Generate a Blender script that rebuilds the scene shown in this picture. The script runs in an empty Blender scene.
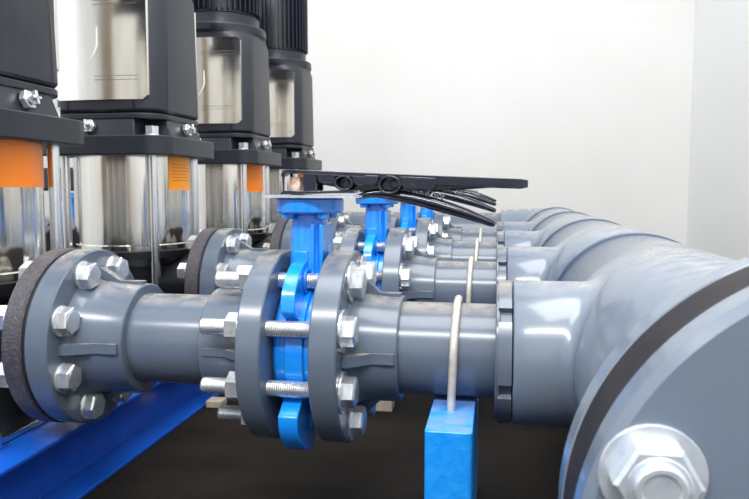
import bpy, bmesh, math, random
from mathutils import Vector, Matrix
random.seed(7)
C = bpy.context.scene.collection
PI = math.pi
CZ = 0.42                      # eye height above the floor
D1, S = 0.833, 0.49            # first branch line, spacing between lines
ROWS = [D1 + S * k for k in range(4)]
ZP = CZ - 0.193                # height of every pipe axis
XH = 0.206                     # header axis

# ------------------------------------------------------------------ materials
def mat(name, base, rough=0.4, metal=0.0, noise=None, bump=None, coat=0.0, dust=None, spec=0.5, extra=None):
    m = bpy.data.materials.new(name); m.use_nodes = True
    nt = m.node_tree; n = nt.nodes; l = nt.links
    b = n['Principled BSDF']
    b.inputs['Roughness'].default_value = rough
    b.inputs['Metallic'].default_value = metal
    b.inputs['Coat Weight'].default_value = coat
    b.inputs['Coat Roughness'].default_value = 0.08
    b.inputs['Specular IOR Level'].default_value = spec
    tc = n.new('ShaderNodeTexCoord')
    col = n.new('ShaderNodeRGB'); col.outputs[0].default_value = (*base, 1)
    out = col.outputs[0]
    if noise:                                  # (scale vec, second colour, lo, hi)
        sc, c2, lo, hi = noise
        mp = n.new('ShaderNodeMapping'); mp.inputs['Scale'].default_value = sc
        l.new(tc.outputs['Object'], mp.inputs[0])
        nz = n.new('ShaderNodeTexNoise'); nz.inputs['Scale'].default_value = 1; nz.inputs['Detail'].default_value = 5
        l.new(mp.outputs[0], nz.inputs['Vector'])
        rp = n.new('ShaderNodeMapRange'); rp.inputs[1].default_value = lo; rp.inputs[2].default_value = hi
        l.new(nz.outputs[0], rp.inputs[0])
        mx = n.new('ShaderNodeMix'); mx.data_type = 'RGBA'
        l.new(rp.outputs[0], mx.inputs[0]); l.new(out, mx.inputs[6]); mx.inputs[7].default_value = (*c2, 1)
        out = mx.outputs[2]
    if dust:                                   # settled dust on surfaces that face up: (colour, amount)
        dc, am = dust
        ge = n.new('ShaderNodeNewGeometry'); sp = n.new('ShaderNodeSeparateXYZ'); l.new(ge.outputs['Normal'], sp.inputs[0])
        r = n.new('ShaderNodeMapRange'); r.inputs[1].default_value = 0.8; r.inputs[2].default_value = 1.0; l.new(sp.outputs[2], r.inputs[0])
        nz = n.new('ShaderNodeTexNoise'); nz.inputs['Scale'].default_value = 45; nz.inputs['Detail'].default_value = 6
        l.new(ge.outputs['Position'], nz.inputs['Vector'])
        r2 = n.new('ShaderNodeMapRange'); r2.inputs[1].default_value = 0.35; r2.inputs[2].default_value = 0.62; l.new(nz.outputs[0], r2.inputs[0])
        mu = n.new('ShaderNodeMath'); mu.operation = 'MULTIPLY'; l.new(r.outputs[0], mu.inputs[0]); l.new(r2.outputs[0], mu.inputs[1])
        mu2 = n.new('ShaderNodeMath'); mu2.operation = 'MULTIPLY'; l.new(mu.outputs[0], mu2.inputs[0]); mu2.inputs[1].default_value = am
        mx = n.new('ShaderNodeMix'); mx.data_type = 'RGBA'
        l.new(mu2.outputs[0], mx.inputs[0]); l.new(out, mx.inputs[6]); mx.inputs[7].default_value = (*dc, 1)
        out = mx.outputs[2]
        ad = n.new('ShaderNodeMath'); ad.operation = 'MULTIPLY_ADD'
        l.new(mu2.outputs[0], ad.inputs[0]); ad.inputs[1].default_value = 0.2; ad.inputs[2].default_value = rough
        l.new(ad.outputs[0], b.inputs['Roughness'])
    l.new(out, b.inputs['Base Color'])
    if bump:                                   # (scale vec, strength, distance)
        sc, st, dist = bump
        mp = n.new('ShaderNodeMapping'); mp.inputs['Scale'].default_value = sc
        l.new(tc.outputs['Object'], mp.inputs[0])
        nz = n.new('ShaderNodeTexNoise'); nz.inputs['Scale'].default_value = 1; nz.inputs['Detail'].default_value = 2
        l.new(mp.outputs[0], nz.inputs['Vector'])
        bp = n.new('ShaderNodeBump'); bp.inputs['Strength'].default_value = st; bp.inputs['Distance'].default_value = dist
        l.new(nz.outputs[0], bp.inputs['Height']); l.new(bp.outputs[0], b.inputs['Normal'])
    return m

TAN = (0.42, 0.36, 0.28)
M = dict(
    pvc=mat('grey_pvc', (0.088, 0.114, 0.156), 0.21, noise=((9, 9, 9), (0.108, 0.134, 0.176), 0.35, 0.7), bump=((60, 60, 60), 0.05, 0.001), dust=(TAN, 0.6)),
    pvch=mat('grey_pvc_header', (0.138, 0.172, 0.228), 0.22, noise=((6, 6, 6), (0.162, 0.198, 0.25), 0.35, 0.7), coat=.35, dust=((0.48, 0.45, 0.40), 0.35)),
    ring=mat('slate_blue_seal', (0.035, 0.060, 0.115), 0.35),
    gasket=mat('dark_rubber', (0.014, 0.014, 0.020), 0.6, spec=.25, noise=((30, 30, 30), (0.026, 0.022, 0.024), 0.4, 0.65)),
    cast=mat('dark_cast_iron', (0.040, 0.039, 0.050), 0.5, noise=((260, 260, 260), (0.080, 0.074, 0.092), 0.45, 0.7), bump=((350, 350, 350), 0.5, 0.002), dust=((0.16, 0.13, 0.11), 0.6)),
    black=mat('black_pump_base', (0.006, 0.007, 0.009), 0.35),
    dark=mat('charcoal_paint', (0.016, 0.019, 0.028), 0.36, spec=.35, noise=((14, 14, 14), (0.025, 0.028, 0.037), 0.3, 0.7), bump=((300, 300, 300), 0.12, 0.001)),
    motor=mat('navy_black_motor', (0.008, 0.011, 0.022), 0.4),
    steel=mat('polished_stainless', (0.90, 0.89, 0.86), 0.15, 1.0, noise=((25, 25, 1), (0.60, 0.56, 0.50), 0.45, 0.65), bump=((30, 30, .7), 0.5, 0.008)),
    rod=mat('bright_steel_rod', (0.80, 0.80, 0.82), 0.22, 1.0),
    guard=mat('satin_guard_plate', (0.93, 0.915, 0.88), 0.13, 1.0, noise=((60, 60, 8), (0.88, 0.85, 0.79), 0.4, 0.7), bump=((14, 14, 0.5), 0.25, 0.006)),
    zinc=mat('galvanised_zinc', (0.74, 0.76, 0.78), 0.27, 0.78, noise=((160, 160, 160), (0.58, 0.61, 0.64), 0.42, 0.68), bump=((200, 200, 200), 0.12, 0.001)),
    zincw=mat('white_zinc', (0.66, 0.71, 0.77), 0.26, 0.55, noise=((90, 90, 90), (0.50, 0.58, 0.72), 0.5, 0.72), bump=((60, 60, 60), 0.35, 0.003)),
    ubolt=mat('dull_galvanised_rod', (0.58, 0.56, 0.51), 0.5, 0.3, noise=((90, 90, 90), (0.44, 0.41, 0.36), 0.4, 0.7)),
    blue=mat('azure_valve_paint', (0.005, 0.235, 0.86), 0.20, noise=((25, 25, 25), (0.010, 0.29, 0.90), 0.35, 0.7), bump=((90, 90, 90), 0.35, 0.002), coat=0.6),
    frame=mat('blue_frame_paint', (0.003, 0.075, 0.46), 0.30, noise=((20, 20, 20), (0.008, 0.10, 0.52), 0.35, 0.7), coat=0.3),
    post=mat('light_blue_post_paint', (0.006, 0.26, 0.82), 0.35, noise=((60, 60, 60), (0.02, 0.31, 0.86), 0.4, 0.7), bump=((160, 160, 160), 0.3, 0.002), dust=((0.22, 0.26, 0.50), 0.7)),
    lever=mat('gloss_black_lever', (0.007, 0.010, 0.022), 0.14, bump=((50, 50, 50), 0.25, 0.003), coat=0.5),
    orange=mat('orange_label', (1.0, 0.235, 0.0), 0.35, noise=((30, 30, 30), (0.95, 0.24, 0.01), 0.4, 0.7)),
    amber=mat('amber_label', (1.0, 0.34, 0.0), 0.35),
    ink=mat('label_print', (0.55, 0.12, 0.01), 0.6),
    white=mat('white_mark', (0.85, 0.85, 0.82), 0.5),
    groove=mat('engraved_line', (0.22, 0.20, 0.17), 0.5, 0.6),
    rust=mat('rusty_bolt', (0.72, 0.66, 0.6), 0.4, 0.4, noise=((120, 120, 120), (0.75, 0.25, 0.06), 0.5, 0.62)),
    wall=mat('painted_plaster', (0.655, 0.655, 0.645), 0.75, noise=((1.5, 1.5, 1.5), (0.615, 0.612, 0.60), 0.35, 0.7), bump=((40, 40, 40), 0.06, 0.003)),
    wallr=mat('plaster_side_lit', (0.84, 0.85, 0.855), 0.6, noise=((1.5, 1.5, 1.5), (0.81, 0.82, 0.82), 0.35, 0.7)),  # same plaster, right wall's stronger light put into a lighter colour
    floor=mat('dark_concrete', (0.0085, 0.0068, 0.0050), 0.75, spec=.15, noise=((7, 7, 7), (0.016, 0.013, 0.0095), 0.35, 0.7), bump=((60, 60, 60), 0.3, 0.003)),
    block=mat('beige_concrete', (0.42, 0.36, 0.28), 0.8, noise=((60, 60, 60), (0.34, 0.29, 0.22), 0.4, 0.7)),
    tan=mat('tan_reflection_prop', (0.30, 0.21, 0.12), 0.6),
    wframe=mat('window_frame_paint', (0.75, 0.75, 0.73), 0.5),
)

# ------------------------------------------------------------------ helpers
def link(name, bm, material, parent=None, loc=(0, 0, 0), smooth=True, bevel=0, ang=35):
    bmesh.ops.recalc_face_normals(bm, faces=bm.faces[:])
    me = bpy.data.meshes.new(name); bm.to_mesh(me); bm.free()
    if smooth:
        for p in me.polygons: p.use_smooth = True
        me.set_sharp_from_angle(angle=math.radians(ang))
    me.materials.append(material)
    o = bpy.data.objects.new(name, me); C.objects.link(o)
    o.location = loc
    if parent: o.parent = parent
    if bevel:
        b = o.modifiers.new('bevel', 'BEVEL'); b.width = bevel; b.segments = 2; b.limit_method = 'ANGLE'; b.angle_limit = math.radians(40)
    return o
def tag(o, label, cat, group=None, kind=None):
    if label: o['label'] = label
    if cat: o['category'] = cat
    if group: o['group'] = group
    if kind: o['kind'] = kind
    return o
def thing(name, loc, label, cat, group=None):
    o = bpy.data.objects.new(name, None); C.objects.link(o); o.location = loc; o.empty_display_size = 0.02
    return tag(o, label, cat, group)
def struct(name, bm, m, **k):
    o = link(name, bm, m, **k); o['kind'] = 'structure'; return o
def dup(root, loc, label=None):
    def rec(o, par):
        c = o.copy(); C.objects.link(c)
        if par: c.parent = par
        for ch in o.children: rec(ch, c)
        return c
    r = rec(root, None); r.location = loc
    if label: r['label'] = label
    return r
AX = {'X': Matrix(((0, 0, 1), (1, 0, 0), (0, 1, 0))), 'Y': Matrix(((1, 0, 0), (0, 0, 1), (0, 1, 0))), 'Z': Matrix.Identity(3)}
def lathe(bm, prof, axis='Z', c=(0, 0, 0), seg=48, closed=False):
    """prof: list of (t along axis, radius)"""
    A = AX[axis]; c = Vector(c); rings = []
    for t, r in prof:
        if r < 1e-6:
            rings.append([bm.verts.new(c + A @ Vector((0, 0, t)))])
        else:
            rings.append([bm.verts.new(c + A @ Vector((r * math.cos(2 * PI * i / seg), r * math.sin(2 * PI * i / seg), t))) for i in range(seg)])
    prs = list(zip(rings[:-1], rings[1:]))
    if closed: prs.append((rings[-1], rings[0]))
    for a, b in prs:
        for i in range(seg):
            j = (i + 1) % seg
            if len(a) == 1 and len(b) == 1: continue
            if len(a) == 1: bm.faces.new((a[0], b[j], b[i]))
            elif len(b) == 1: bm.faces.new((a[i], a[j], b[0]))
            else: bm.faces.new((a[i], a[j], b[j], b[i]))
    return bm
def solid(t0, t1, r, ch=0.001):       # chamfered disc profile
    return [(t0, 0), (t0, r - ch), (t0 + ch, r), (t1 - ch, r), (t1, r - ch), (t1, 0)]
def box(bm, x0, x1, y0, y1, z0, z1, rot=None, c=None):
    vs = [Vector((x, y, z)) for z in (z0, z1) for y in (y0, y1) for x in (x0, x1)]
    if rot:
        c = Vector(c); vs = [c + rot @ (v - c) for v in vs]
    v = [bm.verts.new(p) for p in vs]
    for f in ((0, 1, 3, 2), (4, 5, 7, 6), (0, 1, 5, 4), (2, 3, 7, 6), (0, 2, 6, 4), (1, 3, 7, 5)): bm.faces.new([v[i] for i in f])
    return bm
def prism(bm, pts, t0, t1, axis='Z', c=(0, 0, 0), s1=1.0):
    A = AX[axis]; c = Vector(c)
    a = [bm.verts.new(c + A @ Vector((x, y, t0))) for x, y in pts]
    b = [bm.verts.new(c + A @ Vector((x * s1, y * s1, t1))) for x, y in pts]
    n = len(pts); bm.faces.new(a); bm.faces.new(b[::-1])
    for i in range(n): bm.faces.new((a[i], a[(i + 1) % n], b[(i + 1) % n], b[i]))
    return bm
def hexpts(af, rot=0): return [(af / 2 / math.cos(PI / 6) * math.cos(PI / 3 * i + rot), af / 2 / math.cos(PI / 6) * math.sin(PI / 3 * i + rot)) for i in range(6)]
def rsq(h, r, n=6, hy=None):
    hy = hy or h; out = []
    for cx, cy, a0 in ((h - r, hy - r, 0), (-h + r, hy - r, 90), (-h + r, -hy + r, 180), (h - r, -hy + r, 270)):
        for i in range(n + 1):
            a = math.radians(a0 + 90 * i / n); out.append((cx + r * math.cos(a), cy + r * math.sin(a)))
    return out
def loft(bm, sections, cap=True):
    rs = [[bm.verts.new(p) for p in s] for s in sections]; n = len(rs[0])
    for a, b in zip(rs[:-1], rs[1:]):
        for i in range(n): bm.faces.new((a[i], a[(i + 1) % n], b[(i + 1) % n], b[i]))
    if cap: bm.faces.new(rs[0]); bm.faces.new(rs[-1][::-1])
    return bm
def tube(bm, path, r, seg=14, flat=None):
    """round bar along a path; r may be a list; flat=(wy) squashes the bar in Y to wy times"""
    P = [Vector(p) for p in path]; secs = []
    up = Vector((0, 1, 0))
    for i, p in enumerate(P):
        t = (P[min(i + 1, len(P) - 1)] - P[max(i - 1, 0)]).normalized()
        if abs(t.dot(up)) > 0.95: up = Vector((0, 0, 1))
        a = t.cross(up).normalized(); b = a.cross(t).normalized()
        rr = r[i] if isinstance(r, (list, tuple)) else r
        k = flat or 1.0
        secs.append([p + a * rr * math.cos(2 * PI * j / seg) + b * rr * k * math.sin(2 * PI * j / seg) for j in range(seg)])
    return loft(bm, secs)
def thread(t0, t1, r, pitch=0.0025):
    pr = [(t0, 0), (t0, r * 0.78), (t0 + 0.0015, r * 0.93)]
    t = t0 + 0.0015
    while t + pitch < t1:
        pr += [(t + pitch * 0.5, r), (t + pitch, r * 0.945)]; t += pitch
    return pr + [(t1, r * 0.9), (t1, 0)]

# ------------------------------------------------------------------ setting
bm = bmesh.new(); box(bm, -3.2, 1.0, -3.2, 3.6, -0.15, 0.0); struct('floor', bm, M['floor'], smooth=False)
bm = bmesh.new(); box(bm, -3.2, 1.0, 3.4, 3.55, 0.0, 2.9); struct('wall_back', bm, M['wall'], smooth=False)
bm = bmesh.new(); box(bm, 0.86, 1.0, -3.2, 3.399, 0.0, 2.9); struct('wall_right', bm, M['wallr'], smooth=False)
bm = bmesh.new()                    # wall behind the camera with three tall windows
xs = [-3.0, -2.5, -1.5, -1.15, -0.25, 0.05, 0.75, 0.859]
for a, b in ((0, 1), (2, 3), (4, 5), (6, 7)): box(bm, xs[a], xs[b], -3.2, -3.05, 0.0, 2.9)
for a, b in ((1, 2), (3, 4), (5, 6)):
    box(bm, xs[a], xs[b], -3.2, -3.05, 0.0, 0.55); box(bm, xs[a], xs[b], -3.2, -3.05, 2.5, 2.9)
struct('wall_front', bm, M['wall'], smooth=False)
for k, (a, b) in enumerate(((1, 2), (3, 4), (5, 6))):
    bm = bmesh.new(); x0, x1 = xs[a], xs[b]
    for p in ((x0, x0 + .04, .55, 2.5), (x1 - .04, x1, .55, 2.5), (x0, x1, .55, .59), (x0, x1, 2.46, 2.5), ((x0 + x1) / 2 - .02, (x0 + x1) / 2 + .02, .55, 2.5), (x0, x1, 1.6, 1.64)):
        box(bm, p[0], p[1], -3.15, -3.10, p[2], p[3])
    struct('window_%d' % (k + 1), bm, M['wframe'], smooth=False)
bm = bmesh.new()
box(bm, -3.2, -3.0, -3.2, -1.8, 0, 2.9); box(bm, -3.2, -3.0, -0.4, 0.6, 0, 2.9); box(bm, -3.2, -3.0, 2.2, 3.399, 0, 2.9)
box(bm, -3.2, -3.0, -1.8, -0.4, 0, 0.9); box(bm, -3.2, -3.0, 0.6, 2.2, 0, 0.9); box(bm, -3.2, -3.0, -1.8, 2.2, 2.6, 2.9)
struct('wall_left', bm, M['wall'], smooth=False)

bm = bmesh.new()  # unseen tan door, added so the guard plates reflect a warm stripe
for p in ((-2.99, -2.93, 0, 2.1), (-2.57, -2.51, 0, 2.1), (-2.99, -2.51, 2.1, 2.16)): box(bm, p[0], p[1], -3.05, -3.0, p[2], p[3])
box(bm, -2.93, -2.57, -3.045, -3.015, 0, 2.1); struct('added_door_1', bm, M['tan'], smooth=False)
# ------------------------------------------------------------------ bolts
def bolt_meshes(span, tail, r, af, hh, wash=0.0185, wash2=None):
    wash2 = wash2 or wash
    """axis X, origin on the head side face of the flange; body runs to -X"""
    out = {}
    b = bmesh.new()
    prism(b, hexpts(af), 0.003, 0.003 + hh * 0.86, 'X'); prism(b, hexpts(af), 0.003 + hh * 0.86, 0.003 + hh, 'X', s1=0.90)
    lathe(b, [(0.003 + hh, 0), (0.003 + hh, af * 0.42), (0.0035 + hh, af * 0.40), (0.0035 + hh, 0)], 'X', seg=24)
    lathe(b, thread(-span - tail, 0.0031, r), 'X', seg=18)
    out['hex_bolt'] = b
    b = bmesh.new(); lathe(b, [(0, r), (0, wash), (0.0005, wash + .0004), (0.0026, wash + .0004), (0.003, wash), (0.003, r)], 'X', seg=30, closed=True); out['washer'] = b
    b = bmesh.new(); prism(b, hexpts(af, .3), -span - 0.003 - af * .52, -span - 0.003, 'X'); lathe(b, solid(-span - 0.0035 - af * .52, -span - .004, af * .44), 'X', seg=20); out['nut'] = b
    b = bmesh.new(); lathe(b, [(-span - .003, r), (-span - .003, wash2), (-span, wash2), (-span, r)], 'X', seg=30, closed=True); out['nut_washer'] = b
    return out
class BoltKit:
    def __init__(s, span, tail, r=0.0095, af=0.030, hh=0.0135, wash=0.0185, mt='zinc', wash2=None, disc=0):
        s.src = bolt_meshes(span, tail, r, af, hh, wash, wash2)
        if disc: lathe(s.src['hex_bolt'], [(hh, disc), (hh + .0068, disc), (hh + .0080, disc - .0012), (hh + .0080, disc * .72), (hh + .0068, disc * .66), (hh + .0068, 0)], 'X', seg=36)
        s.me = {}
        for k, b in s.src.items():
            o = link(k, b, M[mt]); s.me[k] = o.data; bpy.data.objects.remove(o)
    def put(s, parent, loc, spin=0.0, axis='X'):
        def mk(n, k, par):
            o = bpy.data.objects.new(n, s.me[k]); C.objects.link(o); o.parent = par; return o
        h = mk('hex_bolt', 'hex_bolt', parent); h.location = loc
        h.rotation_euler = (spin, 0, 0) if axis == 'X' else (0, spin, -PI / 2)
        if axis == 'Y': h.rotation_euler = Matrix.Rotation(-PI / 2, 3, 'Z').to_euler()
        mk('washer', 'washer', h); mk('nut', 'nut', h); mk('washer', 'nut_washer', h)
        return h

# ------------------------------------------------------------------ branch: left spool
def flange_prof(x0, x1, R, bore, hubx, hubr, lip=0.0):
    """flange plate x0..x1 then hub to hubx (hubx may be on either side)"""
    ch = 0.0016
    if hubx > x1:
        return [(x0, bore), (x0, R - ch), (x0 + ch, R), (x1 - ch, R), (x1, R - ch), (x1, hubr + .013), (x1 + .004, hubr + .008), (x1 + .014, hubr + .004), (hubx - .016, hubr), (hubx - .0015, hubr), (hubx, hubr - .0015), (hubx, bore)]
    return [(x1, bore), (x1, R - ch), (x1 - ch, R), (x0 + ch, R), (x0, R - ch), (x0, hubr + .003), (x0 - .004, hubr), (hubx + .0015, hubr), (hubx, hubr - .0015), (hubx, bore)]
def ribs(bm, xa, xb, ra, rb, rin, w=0.0045, angs=(0, 90, 180, 270)):
    for a in angs:
        R = Matrix.Rotation(math.radians(a), 3, 'X')
        pts = [(xa, rin), (xa, ra), (xa + (xb - xa) * .12, ra), (xa + (xb - xa) * .55, rb), (xb, rb), (xb, rin)]
        f = [bm.verts.new(R @ Vector((x, -r, -w))) for x, r in pts]; g = [bm.verts.new(R @ Vector((x, -r, w))) for x, r in pts]
        bm.faces.new(f); bm.faces.new(g[::-1])
        for i in range(len(pts)): bm.faces.new((f[i], f[(i + 1) % 6], g[(i + 1) % 6], g[i]))

XO = -0.40
sp = thing('pipe_spool', (XO, D1, ZP), '', 'pipe', 'flanged grey pipe spools from the pumps to the valves')
def PX(p): return [(x - XO, r) for x, r in p]
bm = bmesh.new(); lathe(bm, PX(flange_prof(-.541, -.512, .113, .045, -.443, .0695)), 'X', seg=72, closed=True)
ribs(bm, -.513 - XO, -.447 - XO, .090, .0735, .050, w=.006)
link('flange', bm, M['pvc'], sp)
bm = bmesh.new(); lathe(bm, PX([(-.50, .048), (-.50, .057), (-.29, .057), (-.29, .048)]), 'X', seg=64, closed=True)
link('pipe', bm, M['pvc'], sp)
bm = bmesh.new(); lathe(bm, PX(flange_prof(-.2815, -.2535, .1165, .045, -.347, .0665)), 'X', seg=72, closed=True)
ribs(bm, -.281 - XO, -.34 - XO, .086, .068, .050, angs=(0, 90, 180, 270))
link('flange', bm, M['pvc'], sp)
bm = bmesh.new(); lathe(bm, PX([(-.545, .05), (-.545, .110), (-.541, .110), (-.541, .05)]), 'X', seg=64, closed=True)
g = link('gasket', bm, M['gasket'], sp); g['label'] = 'black rubber gasket between the cast and grey flanges'
kit = BoltKit(0.060, 0.018)
for k in range(8):
    a = math.radians(22.5 + 45 * k)
    kit.put(sp, (-.512 - XO, -.09 * math.cos(a), .09 * math.sin(a)), spin=random.random())
lab = ['long grey pipe spool with flanges, nearest row, between front pump and front blue valve',
       'grey pipe spool between second pump and second blue valve, just behind the nearest spool',
       'grey pipe spool between third pump and third blue valve, mostly hidden behind two nearer spools',
       'farthest grey pipe spool, between the fourth pump and the fourth blue valve']
sp['label'] = lab[0]
for k in (1, 2, 3): dup(sp, (XO, ROWS[k], ZP), lab[k])

# ------------------------------------------------------------------ branch: right spool
XO2 = -0.09
rs = thing('outlet_spool', (XO2, D1, ZP), '', 'pipe', 'grey outlet pipes from the valves to the header')
def PX2(p): return [(x - XO2, r) for x, r in p]
bm = bmesh.new(); lathe(bm, PX2(flange_prof(-.1985, -.1675, .1165, .045, -.109, .0625)), 'X', seg=72, closed=True)
ribs(bm, -.167 - XO2, -.112 - XO2, .088, .0665, .050, w=.006)
link('flange', bm, M['pvc'], rs)
bm = bmesh.new(); lathe(bm, PX2([(-.14, .046), (-.14, .0555), (0.012, .0555), (0.012, .046)]), 'X', seg=64, closed=True)
link('pipe', bm, M['pvc'], rs)
rs['label'] = 'short grey outlet pipe right of the front blue valve, nearest the camera'
lab = ['', 'grey outlet pipe right of the second blue valve, just behind the nearest outlet pipe',
       'grey outlet pipe of the third row, between third blue valve and header', 'farthest grey outlet pipe, right of the fourth blue valve']
for k in (1, 2, 3): dup(rs, (XO2, ROWS[k], ZP), lab[k])

# ------------------------------------------------------------------ butterfly valve
XV = -0.2255
vv = thing('butterfly_valve', (XV, D1, ZP - .078), '', 'valve', 'blue butterfly valves in the branch lines')
oz = .078
bm = bmesh.new()
w = .0262
lathe(bm, [(-w, .05), (-w, .072), (-w + .004, .0755), (-.012, .0755), (-.010, .079), (.010, .079), (.012, .0755), (w - .004, .0755), (w, .072), (w, .05)], 'X', (0, 0, oz), seg=64, closed=True)
link('body', bm, M['blue'], vv)
def lug(a0, a1, ro, ri=.070, x0=-.020, x1=.002):
    bm = bmesh.new(); n = 10
    pts = []
    for i in range(n + 1):
        t = i / n; a = math.radians(a0 + (a1 - a0) * t)
        rr = ro - .012 * (2 * abs(t - .5)) ** 3
        pts.append((-rr * math.cos(a), rr * math.sin(a)))
    for i in range(n + 1):
        a = math.radians(a1 + (a0 - a1) * i / n); pts.append((-ri * math.cos(a), ri * math.sin(a)))
    prism(bm, pts, x0, x1, 'X', (0, 0, oz))
    lathe(bm, [(x1, 0), (x1, .0155), (x1 + .003, .0155), (x1 + .003, .0105), (x1 + .0005, .0105), (x1 + .0005, 0)], 'X', (0, -.09 * math.cos(math.radians(67.5 if a0 > 0 else -67.5)) * (1 if a1 < 95 and a0 > -95 else -1), oz + .09 * math.sin(math.radians(67.5 if a0 > 0 else -67.5))), seg=24)
    o = link('locating_lug', bm, M['blue'], vv, bevel=.0025); return o
lug(32, 84, .113, x0=-.0125, x1=.004); lug(-80, -32, .129, x0=-.0125, x1=.010); lug(96, 148, .114); lug(-150, -96, .118)
# neck: oval with vertical ribs, blends into the body
bm = bmesh.new(); secs = []
for z, hx, hy in ((.055, .025, .030), (.085, .0245, .027), (.105, .0235, .024), (.14, .0225, .022), (.155, .021, .021), (.164, .020, .020)):
    secs.append([Vector((hx * (abs(math.cos(t)) ** .7) * (1 if math.cos(t) >= 0 else -1), hy * (abs(math.sin(t)) ** .7) * (1 if math.sin(t) >= 0 else -1), z + oz)) for t in [2 * PI * i / 32 for i in range(32)]])
loft(bm, secs)
for xx in (.010, .0205): box(bm, xx - .0022, xx + .0022, -.0285, .0285, oz + .07, oz + .150)
box(bm, -.014, .004, -.0265, .0265, oz + .09, oz + .118)
link('neck', bm, M['blue'], vv, bevel=.0015)
bm = bmesh.new(); lathe(bm, solid(oz + .163, oz + .181, .0415, .002), 'Z', seg=48)
for a in (45, 135, 225, 315): lathe(bm, solid(oz + .156, oz + .163, .008), 'Z', (.03 * math.cos(math.radians(a)), .03 * math.sin(math.radians(a)), 0), seg=14)
link('top_flange', bm, M['blue'], vv)
bm = bmesh.new()
pl = [(-.052, -.012), (-.045, -.038), (-.01, -.046), (.03, -.050), (.062, -.040), (.068, -.03)]
for i in range(9):   # notched arc
    y = -.03 + .0075 * i; pl += [(.068 - .004 * (i % 2), y)]
pl += [(.062, .040), (.03, .050), (-.01, .046), (-.045, .038), (-.052, .012)]
prism(bm, pl, oz + .1815, oz + .1845, 'Z'); o = link('notch_plate', bm, M['zincw'], vv, smooth=False); o['label'] = 'thin bright notched steel plate'
for a in (60, 120, 240, 300):
    pass
# lever: top skin, side web with pockets, solid arm. profile in X/z (z measured from pipe axis)
LV = bmesh.new()
def lz(x): return .2155 - .0425 * (x + .031) * 1.0     # top line, droops toward the tip
x_t = .2605
def bar(bm, pts, hy):  # pts: list of (x, ztop, zbot, halfwidth)
    secs = [[Vector((x, -h, oz + zb)), Vector((x, -h, oz + zt)), Vector((x, h, oz + zt)), Vector((x, h, oz + zb))] for x, zt, zb, h in pts]
    loft(bm, secs)
# top skin from the hub to the tip
bar(LV, [(-.0335, lz(-.031) - .006, lz(-.031) - .009, .010), (-.030, lz(-.03) - .001, lz(-.03) - .006, .017), (-.022, lz(-.02), lz(-.02) - .0045, .021), (.0, lz(0), lz(0) - .0045, .0225), (.05, lz(.05), lz(.05) - .005, .019), (.10, lz(.10), lz(.10) - .006, .014), (.14, lz(.14), lz(.14) - .0115, .013), (.20, lz(.20), lz(.20) - .0115, .012), (.252, lz(.252), lz(.252) - .0115, .0115), (x_t, lz(x_t) - .001, lz(x_t) - .0095, .009)], 0)
# centre web and proud flanks between the pockets
def plate(vs, y0, y1):
    f = [LV.verts.new((x, y0, oz + z)) for x, z in vs]; g = [LV.verts.new((x, y1, oz + z)) for x, z in vs]
    LV.faces.new(f); LV.faces.new(g[::-1])
    for i in range(len(vs)): LV.faces.new((f[i], f[(i + 1) % len(vs)], g[(i + 1) % len(vs)], g[i]))
plate([(.012, lz(.012) - .003), (.17, lz(.17) - .003), (.21, lz(.21) - .011), (.165, .1905), (.12, .1890), (.07, .1885), (.012, .1975)], -.003, .003)
def flank(x0, x1, z0, z1):
    for s in (-1, 1):
        y = s * (.0172 - .035 * max(0, (x0 + x1) / 2)); xm = (x0 + x1) / 2
        plate([(x0, lz(x0) - .003), (x1, lz(x1) - .003), (x1 - .001, z1 + .004), (x1 - .004, z1), (x0 + .004, z0), (x0 + .001, z0 + .004)], y - .0022, y + .0022)
for a in ((-.0295, -.0265, .186, .186), (-.003, .0135, .1855, .187), (.0135, .036, .1995, .1985), (.056, .088, .197, .196), (.113, .155, .193, .1905)): flank(*a)
bar(LV, [(-.029, .1895, .1855, .019), (.0, .1895, .1855, .021), (.03, .190, .1865, .019), (.058, .191, .187, .014)], 0)
for cx, cz, rx in ((.0455, .1995, .0118), (.1005, .1965, .0140)):
    for s in (-1, 1):
        b2 = bmesh.new(); lathe(b2, [(-.0045, rx - .0032), (-.0045, rx), (.0045, rx), (.0045, rx - .0032)], 'Y', (0, 0, 0), seg=32, closed=True)
        bmesh.ops.scale(b2, vec=(1, 1, .80), verts=b2.verts); bmesh.ops.translate(b2, vec=(cx, s * (.0150 - .03 * cx), oz + cz), verts=b2.verts)
        me_ = bpy.data.meshes.new('t'); b2.to_mesh(me_); b2.free(); LV.from_mesh(me_); bpy.data.meshes.remove(me_)
lathe(LV, solid(-.010, .010, .0052), 'Y', (.0475, 0, oz + .198), seg=20)
lathe(LV, solid(-.009, .009, .0058), 'Y', (.106, 0, oz + .1975), seg=20)
hd = link('lever', LV, M['lever'], vv, bevel=.0009); hd['label'] = 'gloss black cast lever with open pockets'
bm = bmesh.new(); lathe(bm, solid(oz + .1845, oz + .200, .0085), 'Z', (-.014, -.004, 0), seg=20); prism(bm, hexpts(.017), oz + .192, oz + .206, 'Z', (-.014, -.004, 0)); 
link('stem_nut', bm, M['rust'], hd)
bm = bmesh.new()
tp = []; tr = []
for px, py, hh_ in ((362, 197, 3), (371, 194, 4), (382, 193, 4.8), (400, 195.5, 5.6), (420, 199.2, 6.4), (440, 204.2, 6.6), (455, 208.6, 6.2), (470, 213.3, 5.4), (485, 218.8, 4.4), (494, 222.2, 3.9), (498, 223.4, 2.6)):
    k_ = .00119; tp.append(((px - 308) * k_ - .002, -.003, oz + .193 + (188 - py) * k_)); tr.append(hh_ * k_)
tube(bm, tp, tr, seg=14, flat=1.3)
tg = link('squeeze_trigger', bm, M['lever'], hd); tg['label'] = 'curved black squeeze trigger hanging under the lever'
bm = bmesh.new()
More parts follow.
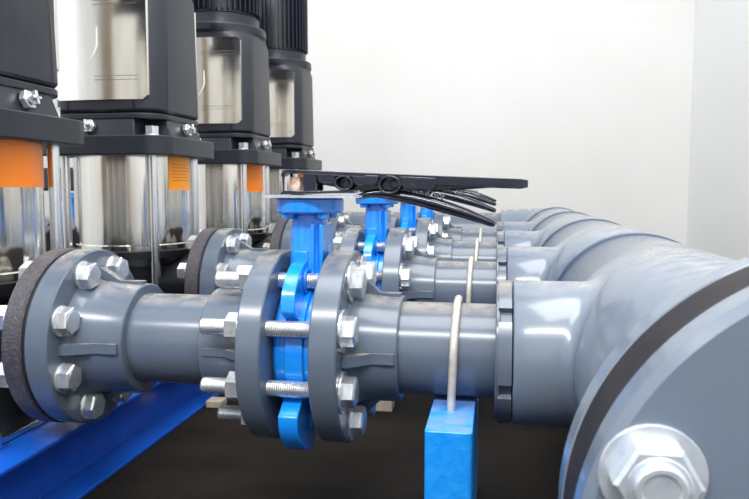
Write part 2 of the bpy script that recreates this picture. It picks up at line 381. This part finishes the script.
xs0 = [.100 + .0022 * i for i in range(30)]
tube(bm, [(x, .004 * math.sin(i * 1.9), oz + .190 - .10 * (x - .10) + .0035 * math.cos(i * 1.9)) for i, x in enumerate(xs0)], .0011, seg=6)
sg = link('spring', bm, M['zinc'], hd)
kit2 = BoltKit(0.114, 0.052, wash=.0240, wash2=.0185)
for k in range(8):
    a = math.radians(22.5 + 45 * k)
    kit2.put(vv, (-.1675 - XV, -.09 * math.cos(a), oz + .09 * math.sin(a)), spin=.15 + random.random() * .3)
vv['label'] = 'front bright blue butterfly valve bolted between two grey flanges, with a black lever'
lab = ['', 'second bright blue butterfly valve, just behind the front valve and under its lever',
       'third bright blue butterfly valve from the camera, small behind the lever', 'farthest blue butterfly valve, smallest, under the front lever trigger']
for k in (1, 2, 3): dup(vv, (XV, ROWS[k], ZP - .078), lab[k])

# ------------------------------------------------------------------ header pipe
hp = thing('header_pipe', (XH, .35, ZP), 'wide pale grey collecting header pipe running along the right side toward the wall', 'pipe')
RH = .1245
def HY(p): return [(y - .35, r) for y, r in p]
def header_tee(yc, y0, y1):
    bm = bmesh.new(); lathe(bm, HY([(y0, .11), (y0, RH - .002), (y0 + .003, RH), (y1 - .003, RH), (y1, RH - .002), (y1, .11)]), 'Y', seg=128, closed=True)
    # branch with a swept saddle
    rb = .0845; n = 64; secs = []
    rings = [[] for _ in range(15)]
    for i in range(n):
        a = 2 * PI * i / n; ca, sa = math.cos(a), math.sin(a)
        cs = XH - math.sqrt(RH ** 2 - (rb * sa) ** 2)
        rf = rb + .013
        p0 = Vector((cs - .016, yc + rb * ca, rb * sa)); p1 = Vector((cs, yc + rb * ca, rb * sa))
        zz = rf * sa
        p2 = Vector((XH - math.sqrt(RH ** 2 - zz ** 2) - .0002, yc + rf * ca, zz))
        st = Vector((0.022, p0.y, p0.z)); lip = Vector((0.020, yc + (rb - .002) * ca, (rb - .002) * sa)); inn = Vector((0.020, yc + .05 * ca, .05 * sa))
        rings[0].append(inn); rings[1].append(lip); rings[2].append(st)
        for j in range(12):
            t = j / 11; q = p0.lerp(p1, t).lerp(p1.lerp(p2, t), t); rings[3 + j].append(q)
    loft(bm, [[Vector((p.x - XH, p.y - .35, p.z)) for p in r] for r in rings], cap=False)
    # threaded bush in the branch mouth
    o = link('tee_fitting', bm, M['pvch'], hp, ang=50)
    bm = bmesh.new(); m = 6; outer = []
    for i in range(m):
        for f, r in ((0, .084), (.16, .084), (.32, .084), (.48, .084), (.64, .084), (.80, .084), (.81, .0765), (.99, .0765)):
            a = 2 * PI * (i + f + .42) / m; outer.append((r * math.cos(a), r * math.sin(a)))
    prism(bm, outer, .004 - XH, .0185 - XH, 'X', (0, yc - .35, 0))
    lathe(bm, solid(.001 - XH, .006 - XH, .080), 'X', (0, yc - .35, 0), seg=64)
    link('bushing', bm, M['pvc'], o, ang=30)
    return o
edges = [.585] + [D1 + S * (k + .5) for k in range(3)] + [2.50]
for k, y in enumerate(ROWS): header_tee(y, edges[k] + (.009 if k else 0), edges[k + 1] - .009)
for y in edges[1:]:
    bm = bmesh.new(); lathe(bm, HY([(y - .010, .11), (y - .010, RH + .0004), (y - .007, RH + .0024), (y + .007, RH + .0024), (y + .010, RH + .0004), (y + .010, .11)]), 'Y', seg=96, closed=True)
    r = link('seal_ring', bm, M['ring'], hp)
# stub end, flanges
bm = bmesh.new(); lathe(bm, HY([(.415, .11), (.415, .1635), (.417, .1655), (.4355, .1655), (.4375, .1635), (.4375, .139), (.443, .134), (.56, .129), (.578, .1275), (.586, .1245), (.586, .11)]), 'Y', seg=128, closed=True)
link('stub_flange', bm, M['pvch'], hp)
bm = bmesh.new(); lathe(bm, HY([(.3745, .11), (.3745, .1648), (.415, .1648), (.415, .11)]), 'Y', seg=128, closed=True)
g = link('gasket', bm, M['gasket'], hp); g['label'] = 'thick dark brown rubber gasket'
bm = bmesh.new(); lathe(bm, HY([(.350, 0), (.350, .1605), (.3545, .1655), (.3735, .1655), (.3745, .1645), (.3745, 0)]), 'Y', seg=128)
link('blind_flange', bm, M['pvch'], hp)
kit3 = BoltKit(0.081, 0.02, r=.0118, af=.036, hh=.0145, wash=.0252, mt='zincw', disc=.0125)
for k in range(8):
    a = math.radians(22.5 + 45 * k)
    h = kit3.put(hp, (.14 * math.cos(a), 0, .14 * math.sin(a)), axis='Y')
# far elbow and outlet pipe running left behind the last pump
bm = bmesh.new(); secs = []
rc = .19; yc = 2.507; re = .1245
for j in range(13):
    t = PI / 2 * j / 12; ctr = Vector((-rc + rc * math.cos(t), yc - .35 + rc * math.sin(t), 0)); out = Vector((math.cos(t), math.sin(t), 0))
    rr = re - .0125 * j / 12
    secs.append([ctr + out * rr * math.cos(u) + Vector((0, 0, rr * math.sin(u))) for u in [2 * PI * i / 64 for i in range(64)]])
loft(bm, secs); link('elbow', bm, M['pvch'], hp)
yo = yc + rc
bm = bmesh.new(); lathe(bm, [(-1.5 - XH, .09), (-1.5 - XH, .1), (.02 - XH, .1), (.02 - XH, .09)], 'X', (0, yo - .35, 0), seg=64, closed=True)
link('outlet_pipe', bm, M['pvc'], hp)

# ------------------------------------------------------------------ pumps
XP = -0.732
pp = thing('vertical_pump', (XP + .010, D1, CZ - .32), '', 'pump', 'vertical multistage pumps in a row')
B = -(-.32)   # local z = (camera relative z) + .32
def Z(z): return z + .32
bm = bmesh.new()
lathe(bm, [(Z(-.315), 0), (Z(-.315), .108), (Z(-.29), .105), (Z(-.27), .100), (Z(-.15), .104), (Z(-.135), .121), (Z(-.121), .121), (Z(-.1195), .119), (Z(-.1195), 0)], 'Z', seg=64)
lathe(bm, [(.05, .062), (.157, .062), (.157, .045), (.05, .045)], 'X', (0, 0, Z(-.193)), seg=40, closed=True)
lathe(bm, [(-.05, .062), (-.157, .062), (-.157, .045), (-.05, .045)], 'X', (0, 0, Z(-.193)), seg=40, closed=True)
link('pump_base', bm, M['black'], pp)
bm = bmesh.new(); prism(bm, rsq(.118, .03, hy=.125), Z(-.32), Z(-.312)); 
for s in (-1, 1): box(bm, -.128, .128, s * .105 - .018, s * .105 + .018, Z(-.32), Z(-.30))
f = link('foot_plate', bm, M['rod'], pp, bevel=.0015); f['label'] = 'bright steel foot plate'
for s in (1, -1):
    bm = bmesh.new()
    lathe(bm, [(s * (-.5705 - XP), .045), (s * (-.5705 - XP), .112), (s * (-.5685 - XP), .114), (s * (-.547 - XP), .114), (s * (-.5452 - XP), .112), (s * (-.5452 - XP), .045)], 'X', (0, 0, Z(-.193)), seg=64, closed=True)
    link('port_flange', bm, M['cast'], pp)
bm = bmesh.new()
RS = .112
pr = [(Z(-.119), 0), (Z(-.119), RS + .002), (Z(-.110), RS + .002), (Z(-.108), RS), (Z(.055), RS), (Z(.062), RS)]
lathe(bm, pr + [(Z(.062), 0)], 'Z', seg=96); link('sleeve', bm, M['steel'], pp)
for sx in (-1, 1):
    for sy in (-1, 1):
        bm = bmesh.new(); lathe(bm, solid(Z(-.24), Z(.11), .0083), 'Z', (sx * .0905, sy * .0905, 0), seg=24)
        r = link('tie_rod', bm, M['rod'], pp)
        bm = bmesh.new(); prism(bm, hexpts(.023), Z(.0995), Z(.115), 'Z', (sx * .0905, sy * .0905, 0)); lathe(bm, solid(Z(.0975), Z(.1), .0145), 'Z', (sx * .0905, sy * .0905, 0), seg=24)
        link('nut', bm, M['zinc'], r, bevel=.0008)
# bracket
bm = bmesh.new()
prism(bm, rsq(.1335, .045, 8), Z(.061), Z(.0965))
def plus(h, c, r=.006):
    return [(h, -c), (h, c), (c + .006, c + .002), (c + .002, c + .006), (c, h), (-c, h), (-c - .002, c + .006), (-c - .006, c + .002), (-h, c), (-h, -c), (-c - .006, -c - .002), (-c - .002, -c - .006), (-c, -h), (c, -h), (c + .002, -c - .006), (c + .006, -c - .002)]
prism(bm, plus(.118, .070), Z(.096), Z(.137), s1=.90)
prism(bm, rsq(.111, .05, 8), Z(.128), Z(.139))
link('bracket', bm, M['dark'], pp, bevel=.002)
# screws on the sloping bracket flanks
for a in (0, 90, 180, 270):
    for off in (0.0,):
        R = Matrix.Rotation(math.radians(a), 3, 'Z') @ Matrix.Rotation(math.radians(-12), 3, 'Y')
        bm = bmesh.new(); prism(bm, hexpts(.023), 0, .008, 'X'); lathe(bm, solid(.008, .012, .0075), 'X', seg=20)
        box(bm, .010, .019, -.0022, .0022, -.009, .009); box(bm, .010, .019, -.008, .008, -.0022, .0022)
        bmesh.ops.transform(bm, matrix=(Matrix.Translation(Matrix.Rotation(math.radians(a), 3, 'Z') @ Vector((.1155, -.02 if a == 270 else 0, Z(.1135)))) @ R.to_4x4()), verts=bm.verts)
        link('vent_plug', bm, M['zinc'], pp, bevel=.0008)
# cover
bm = bmesh.new(); secs = []
for z, h, r in ((.141, .108, .050), (.146, .1115, .050), (.375, .110, .056), (.392, .110, .085), (.397, .119, .118), (.414, .119, .118), (.417, .116, .115), (.417, .103, .102), (.430, .101, .100), (.444, .101, .100)):
    secs.append([Vector((x, y, Z(z))) for x, y in rsq(h, r, 10)])
loft(bm, secs); link('cover', bm, M['dark'], pp, bevel=.0015)
# guard plate (front and back), bowed, with clipped corners, engraved double lines and white mark
for s in (-1, 1):
    bm = bmesh.new(); n = 20; top = []; 
    def yy(x): return s * (.1085 + .007 * (1 - (x / .096) ** 2))
    cols = []
    for i in range(n + 1):
        x = -.094 + .188 * i / n; cl = .008 if i in (0, n) else 0
        zb, zt = Z(.163) + cl, Z(.377) - cl
        cols.append([bm.verts.new((x, yy(x), zb)), bm.verts.new((x, yy(x), zt)), bm.verts.new((x, s * .100, zt)), bm.verts.new((x, s * .100, zb))])
    for a, b in zip(cols[:-1], cols[1:]):
        for i in range(4): bm.faces.new((a[i], a[(i + 1) % 4], b[(i + 1) % 4], b[i]))
    bm.faces.new(cols[0]); bm.faces.new(cols[-1][::-1])
    gp = link('guard_plate', bm, M['guard'], pp, ang=25); gp['label'] = 'polished pale metal guard plate'
    for z in (.199, .206, .335, .342):
        bm = bmesh.new(); pts = [(x, yy(x) + s * .0002, Z(z)) for x in [-.008 + .085 * i / 10 for i in range(11)]]
        tube(bm, pts, .00055, seg=6); link('engraved_line', bm, M['groove'], gp)
    bm = bmesh.new()
    pts = []
    for i in range(13):
        t = i / 12; z = .296 - .062 * t; x = -.0005 - (0 if t < .45 else .017 * ((t - .45) / .55) ** 2)
        pts.append((x, yy(x) + s * .0003, Z(z)))
    tube(bm, pts, [.0009 + .0012 * math.sin(PI * i / 12) for i in range(13)], seg=8, flat=.4)
    link('white_emblem', bm, M['white'], gp)
# motor with vertical fins
bm = bmesh.new(); lathe(bm, solid(Z(.445), Z(.72), .094, .003), 'Z', seg=64)
for i in range(44):
    a = 2 * PI * i / 44; R = Matrix.Rotation(a, 3, 'Z')
    box(bm, .090, .108, -.0016, .0016, Z(.452), Z(.70), rot=R, c=(0, 0, 0))
box(bm, -.122, -.09, -.045, .045, Z(.50), Z(.62))
for a in (-60, -70): pass
link('motor', bm, M['motor'], pp)
pp['label'] = 'nearest vertical pump, cut off by the left edge, wide orange label on its sleeve'
lab = ['', 'second vertical pump, amber label and large bright guard plate, just behind the nearest pump',
       'third vertical pump from the left edge, small orange label on its steel sleeve', 'farthest vertical pump, partly hidden behind the third, next to the bare wall']
pumps = [pp] + [dup(pp, (XP + (0, .004, 0, -.006)[k], ROWS[k], CZ - .32), lab[k]) for k in (1, 2, 3)]
def sleeve_label(pump, d0, d1, zb, zt, m, rows):
    bm = bmesh.new(); a0, a1 = math.radians(d0), math.radians(d1); z0, z1 = Z(zb), Z(zt); n = 20
    def band(b0, b1, za, zc, rr, n, th):
        secs = []
        for i in range(n + 1):
            t = b0 + (b1 - b0) * i / n
            secs.append([Vector((r * math.cos(t), r * math.sin(t), z)) for r, z in ((rr, za), (rr + th, za), (rr + th, zc), (rr, zc))])
        loft(bm, secs)
    band(a0, a1, z0, z1, RS + .0002, n, .0006)
    lb = link('warning_label', bm, m, pump)
    bm = bmesh.new()
    for k in range(rows):
        band(a0 + math.radians(5), a1 - math.radians(5 + (k * 37 % 11)), z0 + .018 + k * .0062, z0 + .0192 + k * .0062, RS + .0008, 8, .0002)
    if rows: link('label_print', bm, M['ink'], lb)
sleeve_label(pumps[0], -75, 62, .001, .0605, M['orange'], 0)
sleeve_label(pumps[1], -26, 17, -.004, .0605, M['amber'], 6)
sleeve_label(pumps[2], -47, -2, -.010, .0605, M['orange'], 0)
sleeve_label(pumps[3], -47, -2, -.010, .0605, M['orange'], 0)

for p, sh in zip(pumps, (.010, .004, 0, -.006)):
    for ch in p.children:
        if ch.name.startswith('port_flange'): ch.location.x -= sh
# ------------------------------------------------------------------ suction side behind the pumps: the valve glimpsed between two pumps
lab = ['blue suction valve left of the front pump, outside the picture']
sv = thing('suction_valve', (-1.19, ROWS[2], ZP - .078), 'blue valve with dark hand lever glimpsed in the gap between the two nearest pumps', 'valve')
for ch in vv.children:
    if ch.name.split('.')[0] in ('body', 'neck', 'top_flange', 'locating_lug'):
        c = ch.copy(); C.objects.link(c); c.parent = sv
bm = bmesh.new(); box(bm, -.15, .05, -.018, .018, oz + .185, oz + .25); link('lever', bm, M['lever'], sv, bevel=.006)
sl = thing('suction_pipe', (-1.05, ROWS[2], ZP), 'grey suction pipe with flanges behind the pumps, by the glimpsed blue valve', 'pipe')
for x0, x1 in ((-.115, -.080), (-.205, -.167)):
    bm = bmesh.new(); lathe(bm, [(x0, .045), (x0, .1165), (x1, .1165), (x1, .045)], 'X', seg=48, closed=True); link('flange', bm, M['pvc'], sl)
bm = bmesh.new(); lathe(bm, [(-.09, .045), (-.09, .057), (.155, .057), (.155, .045)], 'X', seg=48, closed=True); link('pipe', bm, M['pvc'], sl)
bm = bmesh.new(); lathe(bm, [(-.6, .045), (-.6, .057), (-.17, .057), (-.17, .045)], 'X', seg=48, closed=True); link('pipe', bm, M['pvc'], sl)

# ------------------------------------------------------------------ blue frame channels under the pumps, posts, u-bolts
def channel(x_web, x_lip, label):
    bm = bmesh.new(); y0, y1 = .25, 2.75; t = .006; z0, z1 = 0.0, CZ - .3202
    pts = [(x_web, z0), (x_lip, z0), (x_lip, z0 + t), (x_web + math.copysign(t, x_lip - x_web), z0 + t), (x_web + math.copysign(t, x_lip - x_web), z1 - t), (x_lip, z1 - t), (x_lip, z1), (x_web, z1)]
    a = [bm.verts.new((x - x_web, 0, z)) for x, z in pts]; b = [bm.verts.new((x - x_web, y1 - y0, z)) for x, z in pts]
    bm.faces.new(a); bm.faces.new(b[::-1])
    for i in range(8): bm.faces.new((a[i], a[(i + 1) % 8], b[(i + 1) % 8], b[i]))
    o = link('steel_channel', bm, M['frame'], loc=(x_web, y0, 0), bevel=.0015, smooth=False)
    tag(o, label, 'beam')
channel(-.604, -.548, 'long blue painted steel channel lying under the pump flanges, running toward the wall')
channel(-.86, -.916, 'blue painted steel channel under the far left side of the pump bases')
ps = thing('pipe_support', (-.0455, D1, 0), '', 'support', 'blue posts under the outlet pipes')
bm = bmesh.new(); prism(bm, rsq(.0245, .004, 3, hy=.133), 0, ZP - .0562)
link('post', bm, M['post'], ps, bevel=.001)
ps['label'] = 'light blue square steel post under the nearest outlet pipe'
lab = ['', 'light blue steel post under the second outlet pipe, hidden behind the nearest', 'light blue steel post under the third outlet pipe', 'light blue steel post under the farthest outlet pipe']
for k in (1, 2, 3): dup(ps, (-.0655, ROWS[k], 0), lab[k])
bm = bmesh.new(); R = .0555 + .0052; pts = [(0, -R, -.095), (0, -R, -.05), (0, -R, -.02)] + [(0, R * -math.cos(t), R * math.sin(t)) for t in [PI * i / 24 for i in range(25)]] + [(0, R, -.02), (0, R, -.05), (0, R, -.095)]
def tubeX(bm, path, r, seg=12):
    P = [Vector(p) for p in path]; secs = []; ax = Vector((1, 0, 0))
    for i, p in enumerate(P):
        t = (P[min(i + 1, len(P) - 1)] - P[max(i - 1, 0)]).normalized(); a = t.cross(ax).normalized()
        secs.append([p + a * r * math.cos(2 * PI * j / seg) + ax * r * math.sin(2 * PI * j / seg) for j in range(seg)])
    return loft(bm, secs)
tubeX(bm, pts, .0047)
ub = link('u_bolt', bm, M['ubolt'], loc=(-.0455, D1, ZP)); ub.rotation_euler = (0, math.radians(1.9), 0)
tag(ub, 'dull whitish u-bolt clamping the nearest outlet pipe to the light blue post', 'bolt', 'u-bolts over the outlet pipes')
lab = ['', 'dull whitish u-bolt over the second outlet pipe', 'dull whitish u-bolt over the third outlet pipe', 'farthest u-bolt, a thin pale line on the last outlet pipe']
for k in (1, 2, 3):
    c = ub.copy(); C.objects.link(c); c.location = (-.0455 - .002 * k, ROWS[k], ZP); c['label'] = lab[k]
# beige blocks on the floor beyond the valves
for (x, y, sx, sy, h, lb_) in ((-.208, 1.29, .020, .02, .03, 'beige concrete block on the dark floor, seen just right of the front valve flange'),
                              (-.528, 1.25, .016, .015, .014, 'small beige concrete block on the dark floor beside the blue channel'),
                              (.008, 1.28, .006, .02, .03, 'thin beige concrete shim on the dark floor left of the header tee')):
    bm = bmesh.new(); box(bm, -sx, sx, -sy, sy, 0, h); o = link('concrete_block', bm, M['block'], loc=(x, y, 0), bevel=.002, smooth=False)
    tag(o, lb_, 'block', None)

# ------------------------------------------------------------------ light
W = bpy.data.worlds.new('sky'); bpy.context.scene.world = W; W.use_nodes = True
bg = W.node_tree.nodes['Background']; bg.inputs[0].default_value = (0.93, 0.965, 1.0, 1); bg.inputs[1].default_value = 0.95
def area(name, loc, size, power, col, target):
    l = bpy.data.lights.new(name, 'AREA'); l.shape = 'RECTANGLE'; l.size, l.size_y = size; l.energy = power; l.color = col
    o = bpy.data.objects.new(name, l); C.objects.link(o); o.location = loc
    d = Vector(target) - Vector(loc); o.rotation_euler = d.to_track_quat('-Z', 'Y').to_euler()
    return o
area('overhead_light', (-.4, -1.35, 2.55), (3.0, .3), 85, (1, .99, .97), (-.4, .8, .2))
area('overhead_light', (-.1, .7, 2.9), (1.8, 1.8), 55, (1, .99, .97), (-.6, 1.6, 0))  # added soft fill from above to brighten upward faces, no known fixture

# ------------------------------------------------------------------ camera
cam = bpy.data.cameras.new('camera'); co = bpy.data.objects.new('camera', cam); C.objects.link(co)
fpx = 700.0
cam.sensor_fit = 'HORIZONTAL'; cam.sensor_width = 36.0; cam.lens = 36.0 * fpx / 749.0; cam.clip_start = .01
f = Vector((0, 1, 0))
Yc = Vector((122.5, 61.5, fpx)).normalized()          # world Y seen in camera axes (right, up, forward)
Zc = Vector((0, fpx, -61.5)); Zc = (Zc - Yc * Zc.dot(Yc)).normalized()
Xc = Yc.cross(Zc)
if Xc.x < 0: Xc = -Xc
right = Vector((Xc[0], Yc[0], Zc[0])); up = Vector((Xc[1], Yc[1], Zc[1])); fwd = Vector((Xc[2], Yc[2], Zc[2]))
Rm = Matrix((right, up, -fwd)).transposed()
co.matrix_world = Matrix.Translation((0, 0, CZ)) @ Rm.to_4x4()
cam.dof.use_dof = True; cam.dof.focus_distance = .95; cam.dof.aperture_fstop = 16
sc = bpy.context.scene; sc.camera = co
sc.view_settings.view_transform = 'Standard'; sc.view_settings.look = 'None'; sc.view_settings.gamma = 1; sc.view_settings.exposure = 0.47
sc.cycles.use_denoising = True
sc.cycles.max_bounces = 8
